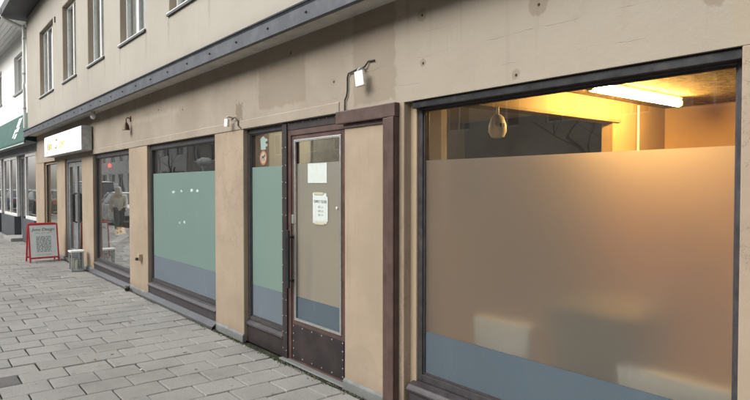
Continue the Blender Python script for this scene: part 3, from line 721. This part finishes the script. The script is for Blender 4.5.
# A-board
AB = empty('sandwich_board', (-14.3, -.44, 0), rz=R(90+4)); tag(AB, 'red framed sandwich board with white poster standing by the shop door', 'sandwich board')
lean = R(11)
def panel(sgn, full):
    P = empty('front_panel' if full else 'rear_panel', (0, -.02*sgn, .80), AB)
    P.rotation_euler = (-lean*sgn if full else lean, 0, 0)
    # local: hangs down from the hinge
    wd = .285
    q = MB().box(-wd, -wd+.03, -.013, .013, -.81, 0).box(wd-.03, wd, -.013, .013, -.81, 0).box(-wd+.03, wd-.03, -.013, .013, -.03, 0).box(-wd+.03, wd-.03, -.013, .013, -.74, -.705)
    q.build('frame', 'red_paint', P, .004)
    MB().box(-wd+.03, wd-.03, -.008, .006, -.705, -.03).build('poster', 'paper', P)
    if full:
        text('Juno Design', .088, (0, -.0095, -.15), P, 'ink', .35)
        text('inredning   present   smycken', .027, (0, -.0095, -.205), P, 'grey_ink')
        text('välkommen in till butiken', .027, (0, -.0095, -.665), P, 'grey_ink')
        q = MB(); rr = random.Random(3)
        for k in range(11):
            x = -.14
            while x < .13:
                l = rr.uniform(.015, .07); q.box(x, min(x+l, .14), -.0095, -.0082, -.27-k*.031-.018, -.27-k*.031); x += l+rr.uniform(.008, .02)
        tag(q.build('print_block', 'grey_ink', P), kind='stuff')
panel(1, True); panel(-1, False)
MB().tube([(-.25, 0, .805), (.25, 0, .805)], .016, 8).build('hinge_bar', 'red_paint', AB)
for s_ in (-1, 1): MB().tube([(s_*.262, -.095, .36), (s_*.262, .095, .36)], .008, 6).build('stay', 'red_paint', AB)

# lantern with candle
LN = empty('lantern', (-12.28, -.2, 0)); tag(LN, 'square metal lantern with white lid on the pavement by the shop door', 'lantern')
q = MB().box(-.105, .105, -.105, .105, 0, .03)
for a in (-1, 1):
    for b in (-1, 1): q.box(a*.096-.011, a*.096+.011, b*.096-.011, b*.096+.011, .03, .36)
q.build('frame', 'galvanised', LN, .003)
MB().prism([(-.125, .36), (.125, .36), (.115, .39), (-.115, .39)], 'y', -.125, .125).build('lid', 'white_paint', LN, .006)
for a in (-1, 1):
    MB().box(a*.096-.002, a*.096+.002, -.084, .084, .031, .359).build('pane', 'lantern_glass', LN)
    MB().box(-.084, .084, a*.096-.002, a*.096+.002, .031, .359).build('pane', 'lantern_glass', LN)
for k, (x, y, hh) in enumerate(((.02, .01, .17), (-.04, -.04, .2))):
    C = empty('candle', (-12.28+x, -.2+y, .031)); tag(C, 'taller white candle standing in the lantern' if k else 'shorter white candle standing in the lantern', 'candle')
    MB().lathe((0, 0, 0), [(.034, 0), (.034, hh-.01), (.028, hh), (.012, hh-.008)], 16).build('wax', 'candle_wax', C, smooth=True)
    MB().tube([(0, 0, hh-.01), (.002, 0, hh+.015)], .002, 5).build('wick', 'ink', C)

# goods in the display window
PL = MB().box(-11.78, -9.64, .095, .30, .006, .30).box(-14.2, -9.64, .305, 1.1, .006, .30).build('display_plinth', 'white_paint'); tag(PL, 'low white display plinth inside the shop display window', 'plinth')
def goods(fn, loc, label, cat): 
    o = fn; o.location = loc; tag(o, label, cat); return o
def bag(seed):
    rr = random.Random(seed); q = MB().ball((0, 0, 0), .2, 9, (1.15, .7, .95))
    q.v = [(x*(1+rr.uniform(-.14, .14)), y*(1+rr.uniform(-.14, .14)), max(z*(1+rr.uniform(-.14, .14))+.16, 0)) for x, y, z in q.v]
    return q.build('white_bag', 'white_bag', smooth=False)
goods(bag(2), (-10.3, .245, .302), 'crumpled white bag at the end of the shop display', 'bag')
goods(bag(5), (-12.0, .6, .302), 'crumpled white bag at the back of the shop display', 'bag')
def bookpile(n, ms, seed):
    rr = random.Random(seed); T = empty('book_pile'); z = 0
    for k in range(n):
        hh = rr.uniform(.02, .045); o = MB().box(-.15, .15, -.11, .11, z, z+hh).build('book', ms[k % len(ms)], T, .003); o.rotation_euler.z = rr.uniform(-.3, .3); z += hh+.0005
    return T
goods(bookpile(9, ['dark_cloth', 'red_cloth', 'paper'], 1), (-11.45, .24, .302), 'tall pile of dark and red books in the shop display', 'books')
goods(bookpile(6, ['paper', 'dark_cloth'], 4), (-10.85, .235, .302), 'pile of black and white books in the shop display', 'books')
goods(bookpile(3, ['red_cloth', 'white_carton'], 9), (-12.6, .55, .302), 'low pile of red and white books in the shop display', 'books')
T = empty('open_book', (-11.1, .25, .66)); T.rotation_euler = (R(35), 0, 0); tag(T, 'open white book propped up in the shop display', 'book')
MB().prism([(-.2, .0), (-.1, .025), (0, 0), (.1, .025), (.2, 0), (.2, -.012), (0, -.015), (-.2, -.012)], 'y', -.14, .14).build('pages', 'paper', T)
MB().box(-.03, .03, -.06, .14, -.2, -.02).build('stand', 'wood', T)
T = empty('table_lamp', (-12.75, .72, .302)); tag(T, 'lit table lamp with warm shade in the shop display', 'lamp')
MB().lathe((0, 0, 0), [(.09, 0), (.09, .015), (.02, .03), (.02, .3)], 16).build('base', 'wood', T, smooth=True)
MB().lathe((0, 0, .3), [(.11, 0), (.07, .16)], 18).build('shade', 'flame', T, smooth=True)
T = empty('clothes_rail', (-15.4, 1.35, .006)); tag(T, 'clothes rail with hanging garments deep inside the design shop', 'clothes rail')
for x in (-.6, .6): MB().tube([(x, 0, 0), (x, 0, 1.55)], .014, 8).build('post', 'grey_frame', T)
MB().tube([(-.6, 0, 1.54), (.6, 0, 1.54)], .014, 8).build('bar', 'grey_frame', T)
for k in range(9):
    x = -.5+k*.125; MB().prism([(-.22, .55), (.22, .55), (.2, 1.35), (.05, 1.5), (-.05, 1.5), (-.2, 1.35)], 'x', x-.02, x+.02).build('garment', ('dark_cloth', 'jacket_cloth', 'red_cloth', 'white_bag', 'trouser_cloth')[k % 5], T, .01)
T = empty('shelf_unit', (-13.6, 2.6, .006)); tag(T, 'wooden shelf unit with folded goods seen through the grey shop door', 'shelf')
for x in (-.8, .8): MB().box(x-.015, x+.015, -.18, .18, 0, 2).build('side_panel', 'white_paint', T)
for z in (.1, .55, 1., 1.45, 1.9):
    MB().box(-.785, .785, -.18, .18, z, z+.025).build('shelf', 'white_paint', T)
    for k in range(5): MB().box(-.72+k*.3, -.5+k*.3, -.15, .1, z+.026, z+.12+.05*((k*7+int(z*10)) % 4)).build('folded_goods', ('red_cloth', 'white_bag', 'dark_cloth', 'cardboard', 'jacket_cloth')[(k+int(z*9)) % 5], T, .006)
NE = empty('mirrored_red_glow', (-11.72, .26, 1.98)); tag(NE, 'small red glowing oval added for mirrored red lights in the display window', 'red glow')  # added glow standing in for red lights mirrored in the glass
q = MB(); pts = [((.07*math.cos(t*math.pi/12)), 0, .03*math.sin(t*math.pi/12)) for t in range(25)]; q.tube(pts, .011, 6, False); q.build('red_tube', 'red_reflection', NE)
MB().tube([(-.04, 0, 0), (.04, 0, .008)], .01, 6).build('inner_tube', 'red_reflection', NE)
MB().box(-.09, .09, .02, .03, -.05, .05).build('back_board', 'black_metal', NE)
MB().tube([(0, .02, .07), (0, .02, .5)], .003, 5).build('cord', 'cable_black', NE)

# ------------------------------------------------------------------ neighbour with green awning
NB = empty('white_building', (LX-.008, .03, 0), rz=R(1.2)); tag(NB, 'white two-storey building with green awning next to the beige one', 'building')
L = 26.
hol = [(-3.5, -2.0, 4.35, 5.5), (-7.3, -6.0, 4.35, 5.5), (-11, -9.7, 4.35, 5.5), (-15, -13.7, 4.35, 5.5)]
weld(holes_wall(-L, 0, 2.75, 6.0, 0, .25, hol).build('wall', 'white_wall', NB))
for (a, b, c, d) in hol:
    Wn = empty('window', parent=NB)
    fr = frame(a+.01, b-.01, c+.02, d-.01, .06, .09, .15); fr.box((a+b)/2-.04, (a+b)/2+.04, .088, .15, c+.08, d-.07); fr.build('frame', 'white_paint', Wn, .005)
    bx('pane', 'dirty_glass', Wn, a+.07, b-.07, .115, .12, c+.08, d-.07, bevel=0)
    MB().box(a-.05, b+.05, -.05, .09, c-.03, c+.018).build('sill', 'grey_frame', Wn, .004)
    MB().box(a+.05, b-.05, .3, .31, c, d).build('curtain', 'curtain', Wn)
MB().box(-L, 0, .25, 9, 5.8, 6).build('ceiling', 'soffit_paint', NB); MB().box(-L, 0, .25, 9, 2.75, 2.95).build('ceiling', 'soffit_paint', NB)
MB().box(-L, 0, 3.2, 3.4, 0, 2.75).build('inner_wall', 'room_dark_wall', NB)
MB().box(-L, 0, .25, 3.2, -.02, .01).build('inner_floor', 'room_floor', NB)
rf = MB().prism([(-.72, 6.02), (-.72, 6.14), (4.2, 7.6), (9.4, 6.1), (9.4, 6.02)], 'x', -L-.3, -.02).build('roof', 'roof_tile', NB)
sb = empty('eave_soffit', parent=NB)
y = -.7
for k in range(6): MB().box(-L, -.04, y+.004, y+.112, 5.985, 6.012).build('board', 'white_paint', sb); y += .118
MB().tube([(-L, -.78, 6.03), (-.05, -.78, 6.03)], .065, 10).build('gutter', 'white_paint', NB, smooth=True)
MB().tube([(-.16, -.76, 5.98), (-.16, -.72, 5.86), (-.10, -.1, 5.62), (-.09, -.06, 5.45), (-.09, -.06, 3.7)], .045, 10).build('downpipe', 'white_paint', NB, smooth=True)
# shop front
AW = empty('awning', parent=NB)
MB().prism([(-.01, 3.62), (-.03, 3.64), (-.30, 2.80), (-.30, 2.72), (-.27, 2.72), (-.26, 2.80)], 'x', -L, -.12).build('canopy_cloth', 'green_canvas', AW)
MB().prism([(-.0, 3.60), (-.27, 2.8), (-.0, 2.76)], 'x', -.16, -.14).build('side_cloth', 'dark_green_canvas', AW)
MB().tube([(-L, -.3, 2.72), (-.12, -.3, 2.72)], .016, 8).build('front_bar', 'white_paint', AW)
def slope(x, t): return Vector((x, -.03-.27*t-.006, 3.64-.84*t))
lg = MB()
for (x0, x1, t0, t1) in ((-2.25, -1.75, .12, .42), (-2.05, -1.6, .45, .62), (-2.3, -2.1, .5, .8), (-1.95, -1.65, .68, .85)):
    a, b, c, d = slope(x0, t1), slope(x1, t1), slope(x1, t0), slope(x0, t0)
    lg.add([a, b, c, d]+[v+Vector((0, -.004, 0)) for v in (a, b, c, d)], [(0, 1, 2, 3), (7, 6, 5, 4), (0, 4, 5, 1), (1, 5, 6, 2), (2, 6, 7, 3), (3, 7, 4, 0)])
lg.build('emblem', 'paper', AW)
MB().box(-L, -.02, .0, .3, 2.52, 2.75).build('shop_fascia', 'plinth_concrete', NB, .006)
MB().box(-.35, -.0, .0, .3, 0, 2.52).build('corner_pier', 'reveal_paint', NB, .006)
for (a, b) in ((-2.05, -.35), (-6.0, -3.45), (-9.2, -6.6), (-14, -10)):
    st = MB().box(a-.04, b+.0, -.06, .28, 0, .66).build('stall_riser', 'dark_plinth', NB, .008)
    Wn = empty('shop_window', parent=NB)
    fr = frame(a, b, .66, 2.518, .085, .02, .1)
    if b-a > 2.2: fr.box((a+b)/2-.05, (a+b)/2+.05, .02, .1, .745, 2.433)
    fr.build('frame', 'white_paint', Wn, .005)
    bx('pane', 'dirty_glass', Wn, a+.085, b-.085, .055, .061, .745, 2.433, bevel=0)
dn = empty('shop_door', parent=NB)
frame(-3.43, -2.10, .06, 2.518, .09, .12, .2, .2).build('frame', 'grey_frame', dn, .005)
bx('pane', 'dirty_glass', dn, -3.34, -2.19, .15, .156, .26, 2.428, bevel=0)
MB().tube([(-2.3, .12, .9), (-2.3, .06, .92), (-2.3, .06, 1.5), (-2.3, .12, 1.52)], .016, 8).build('handle', 'black_metal', dn, smooth=True)
MB().box(-3.5, -2.1, -.35, .3, 0, .1).build('door_step', 'kerb_stone', NB, .012)

# ------------------------------------------------------------------ across the street (seen mirrored in the glass)
def opposite(x0, x1, H, mat, y, floors, wn, label, wmat='white_paint', roof=True):
    T = empty('opposite_building', ((x0+x1)/2, y, 0)); T.rotation_euler.z = math.pi; tag(T, label, 'building')
    hw = (x1-x0)/2; hs_ = []; fh = H/floors
    for f in range(floors):
        for k in range(wn):
            c = -hw+(k+.5)*2*hw/wn; ww = (2*hw/wn)*(.26 if f else .36); hs_.append((c-ww, c+ww, f*fh+(.9 if f else .5), (f+1)*fh-.45))
    weld(holes_wall(-hw, hw, -.006, H, 0, .25, hs_).build('wall', mat, T))
    MB().box(-hw, hw, .9, 8, 0, H-.02).build('core', 'room_dark_wall', T)
    proto = None
    for (a, b, c, d) in hs_:
        Wn = empty('window', ((a+b)/2, .1, c), T); e = (b-a)/2; f = d-c
        key = (round(e, 3), round(f, 3))
        if proto is None or key not in proto:
            proto = proto or {}
            fr = frame(-e+.005, e-.005, .005, f-.005, .07, 0, .07); fr.box(-.04, .04, -.004, .07, .075, f-.075)
            o1 = fr.build('frame', wmat, Wn); o2 = bx('pane', 'car_glass', Wn, -e+.075, e-.075, .03, .04, .075, f-.075, bevel=0)
            proto[key] = (o1, o2)
        else:
            for o in proto[key]:
                c_ = o.copy(); COL.objects.link(c_); c_.parent = Wn
    if roof: MB().prism([(-.5, H), (-.5, H+.2), (4, H+2.6), (8.3, H+.2), (8.3, H)], 'x', -hw-.1, hw+.1).build('roof', 'roof_tile', T)
    else: MB().box(-hw-.05, hw+.05, -.12, 8, H, H+.35).build('parapet', 'plinth_concrete', T, .01)
opposite(-26, -4, 9.6, 'opp_cream', -17, 3, 8, 'cream three-storey building facing across the street, mirrored in the big window')
opposite(-52, -26.4, 8.4, 'opp_dark', -17, 3, 7, 'dark brown office block facing across the street, mirrored in the frosted window top', 'white_paint', False)
opposite(-90, -52.4, 10.5, 'opp_grey', -17, 3, 10, 'grey three-storey building down the street, mirrored in the shop windows')
opposite(-3.6, 22, 8.0, 'opp_brick', -17, 2, 8, 'brown brick two-storey building facing across the street')

def branchy(loc, H, seed, label):
    rr = random.Random(seed); T = empty('bare_tree', loc); tag(T, label, 'tree')
    tr = MB(); cr = MB()
    def grow(p, d, r, l, lev):
        pts = [p]; rs = [r]; q = p
        for i in range(4):
            d = (d+Vector((rr.gauss(0, .12), rr.gauss(0, .12), rr.gauss(.04, .08)))).normalized(); q = q+d*l/4; pts.append(q); rs.append(r*(1-.12*(i+1)))
        (tr if lev == 0 else cr).tube(pts, rs, 8 if lev < 2 else 4, lev < 1)
        if lev < 5:
            for k in range(3 if lev < 3 else 2):
                t = rr.choice((2, 3, 4)); a = Vector((rr.gauss(0, 1), rr.gauss(0, 1), rr.gauss(.35, .5))).normalized()
                grow(pts[t], (d*.75+a*.8).normalized(), rs[t]*rr.uniform(.5, .7), l*rr.uniform(.6, .8), lev+1)
    grow(Vector((0, 0, 0)), Vector((0, 0, 1)), .17, H*.36, 0)
    tr.build('trunk', 'bark', T, smooth=True); cr.build('crown', 'bark', T, smooth=True)
branchy((-9.5, -13.2, -.006), 9, 3, 'bare leafless tree across the road, mirrored in the big window')
branchy((-19, -13.2, -.006), 8, 11, 'bare leafless tree across the road in front of the cream building end')
branchy((-47, -13.2, -.006), 9, 23, 'bare leafless tree across the road in front of the dark office block')

SLP = empty('street_lamp', (-38.8, -13.0, -.006)); tag(SLP, 'street lamp with three white globes mirrored in the frosted window', 'street lamp')
MB().lathe((0, 0, 0), [(.14, 0), (.14, .3), (.07, .4), (.055, 3.0)], 14).build('pole', 'white_paint', SLP, smooth=True)
MB().tube([(-.55, 0, 3.05), (-.5, 0, 2.9), (0, 0, 2.85), (.5, 0, 2.9), (.55, 0, 3.05)], .03, 8).build('arm', 'white_paint', SLP, smooth=True)
for x, z in ((-.55, 3.25), (0, 3.3), (.55, 3.25)): MB().ball((x, 0, z), .25, 10).build('globe', 'globe_glass', SLP, smooth=True)

def make_car(paint, label, van=False):
    T = empty('parked_van' if van else 'parked_car'); tag(T, label, 'van' if van else 'car')
    L_, Wd, H_ = (2.45, .92, 1.95) if van else (2.15, .87, 1.45)
    low = [(-L_, .32), (-L_+.02, .62), (-L_+.12, .86), (-L_*.55, .95), (L_*.85, .96), (L_-.02, .84), (L_, .4), (L_-.1, .22), (-L_+.15, .2)]
    MB().prism(low, 'y', -Wd, Wd).build('body', paint, T, .06, True, 3)
    if van: prof = [(-L_*.62, .93), (-L_*.36, H_-.08), (L_*.2, H_), (L_*.9, H_-.06), (L_*.96, .93)]
    else: prof = [(-L_*.52, .93), (-L_*.2, H_-.05), (L_*.1, H_), (L_*.45, H_-.06), (L_*.82, .95)]
    q = MB().prism(prof, 'y', -Wd+.06, Wd-.06); q.v = [(x, y*(1-.2*max(0, (z-.93)/(H_-.93))), z) for x, y, z in q.v]
    q.build('cabin_glass', 'car_glass', T, .03, True)
    q = MB().prism([(prof[1][0]+.06, H_-.045), (prof[2][0], H_+.015), (prof[3][0]-.03, H_-.04), (prof[2][0], H_-.05)], 'y', -Wd*.78, Wd*.78); q.build('roof_panel', paint, T, .012)
    for y in (-1, 1):
        for (xb, xt) in (((prof[0][0]+.02, prof[1][0]+.02), (prof[4][0]-.02, prof[3][0])) if not van else ((prof[0][0]+.02, prof[1][0]+.02), (prof[4][0]-.02, prof[3][0]), (.1, .1))):
            MB().tube([(xb, y*(Wd-.055), .93), (xt, y*(Wd-.06)*.8, H_-.03)], .04, 6).build('pillar', paint, T)
        if van: MB().box(.15, L_*.9, y*(Wd-.1)-.05, y*(Wd-.1)+.05, .94, H_-.12).build('side_panel', paint, T, .02)
        for x in (-L_*.62, L_*.62):
            wl = empty('wheel', (x, y*(Wd-.1), .31), T)
            MB().lathe((0, 0, 0), [(.2, -.1), (.31, -.09), (.31, .09), (.2, .1)], 20, 'y').build('tyre', 'tyre', wl, smooth=True)
            MB().lathe((0, y*.02, 0), [(.19, -.09), (.2, .0), (.19, .09)], 12, 'y').build('rim', 'galvanised', wl)
        MB().box(-L_-.005, -L_+.14, y*(Wd-.22)-.15, y*(Wd-.22)+.15, .62, .76).build('headlight', 'globe_glass', T, .02)
        MB().box(L_-.12, L_+.008, y*(Wd-.16)-.1, y*(Wd-.16)+.1, .66, .86).build('taillight', 'tail_red', T, .02)
        MB().box(-L_*.42, -L_*.36, y*(Wd+.08)-.08, y*(Wd+.08)+.08, .95, 1.08).build('mirror', paint, T, .02)
    MB().box(-L_-.04, -L_+.1, -Wd+.05, Wd-.05, .3, .5).build('bumper', 'tyre', T, .03)
    MB().box(L_-.1, L_+.04, -Wd+.05, Wd-.05, .32, .5).build('bumper', 'tyre', T, .03)
    return T
cars = [('car_silver', -64.5, -4.8, 'silver car parked last in the row along the near kerb', 0), ('car_white', -27.5, -4.8, 'white car parked along the near kerb', 0), ('car_white', -34.5, -4.85, 'white van parked along the near kerb', 1),
        ('car_dark', -41.5, -4.8, 'black car parked along the near kerb', 0), ('car_red', -24, -11.1, 'red car parked at the far kerb', 0), ('car_silver', -36, -10.2, 'silver car driving in the far lane', 0),
        ('car_blue', -49, -4.8, 'blue car parked along the near kerb', 0), ('car_white', -58, -4.8, 'white car parked down the street beyond the blue car', 0)]
for c, x, y, lb, v in cars:
    o = make_car(c, lb, bool(v)); o.location = (x, y, -.12)
    if y < -8: o.rotation_euler.z = math.pi

# ------------------------------------------------------------------ pedestrian (seen mirrored in the display window)
def skin(name, mat, parent, pts, edges, rad, root=0, sub=2):
    me = bpy.data.meshes.new(name); me.from_pydata(pts, edges, []); o = bpy.data.objects.new(name, me); COL.objects.link(o); o.parent = parent
    md = o.modifiers.new('skin', 'SKIN'); md.use_smooth_shade = True
    for i, r in enumerate(rad):
        sv = me.skin_vertices[0].data[i]; sv.radius = r if isinstance(r, tuple) else (r, r); sv.use_root = (i == root)
    ss = o.modifiers.new('sub', 'SUBSURF'); ss.levels = sub; ss.render_levels = sub
    me.materials.append(M[mat]); return o
PE = empty('person', (-21.2, -2.8, 0), rz=R(8)); PE.scale = (.93, .93, .93); tag(PE, 'person in a cream hooded jacket and dark trousers walking, mirrored in the display window', 'person')
# walking towards +X; x forward, y left
hipz, shz = .86, 1.36
jo = [(0, 0, hipz), (.0, 0, 1.1), (.01, 0, shz), (.03, 0, 1.45), (.05, 0, 1.56), (.05, 0, 1.66),
      (0, .09, .84), (.14, .09, .47), (.20, .09, .09), (.30, .10, .035), (0, -.09, .84), (-.06, -.09, .47), (-.27, -.09, .14), (-.20, -.10, .04),
      (.0, .19, 1.33), (-.12, .23, 1.08), (-.06, .22, .84), (.02, .21, .77), (.0, -.19, 1.33), (.10, -.23, 1.08), (.26, -.21, .88), (.33, -.2, .83)]
ed = [(0, 1), (1, 2), (2, 3), (3, 4), (4, 5), (0, 6), (6, 7), (7, 8), (8, 9), (0, 10), (10, 11), (11, 12), (12, 13), (2, 14), (14, 15), (15, 16), (16, 17), (2, 18), (18, 19), (19, 20), (20, 21)]
rd = [(.13, .10), (.12, .09), (.14, .09), .05, (.085, .075), (.07, .065), .08, .055, .04, .035, .08, .055, .04, .035, .055, .042, .032, .03, .055, .042, .032, .03]
skin('body', 'skin', PE, jo, ed, rd)
skin('trousers', 'trouser_cloth', PE, [jo[0], (jo[6][0], .09, .84), jo[7], (.2, .09, .12), (jo[10][0], -.09, .84), jo[11], (-.26, -.09, .17)], [(0, 1), (1, 2), (2, 3), (0, 4), (4, 5), (5, 6)], [(.15, .12), .105, .08, .07, .105, .08, .07])
skin('jacket', 'jacket_cloth', PE, [(0, 0, .78), (0, 0, 1.1), (.01, 0, 1.40), (.0, .19, 1.36), (-.12, .235, 1.08), (-.06, .225, .87), (.0, -.19, 1.36), (.10, -.235, 1.08), (.25, -.212, .9)],
     [(0, 1), (1, 2), (2, 3), (3, 4), (4, 5), (2, 6), (6, 7), (7, 8)], [(.19, .15), (.175, .135), (.19, .14), .1, .075, .058, .1, .075, .058], 1)
skin('hood', 'jacket_cloth', PE, [(-.01, 0, 1.37), (.0, 0, 1.47), (.01, 0, 1.60), (.0, 0, 1.71)], [(0, 1), (1, 2), (2, 3)], [(.17, .15), (.13, .125), (.12, .125), (.085, .085)])
for (x, y) in ((.25, .095), (-.22, -.095)): MB().ball((x, y, .045), .05, 8, (2.6, .95, .9)).build('shoe', 'tyre', PE, smooth=True)
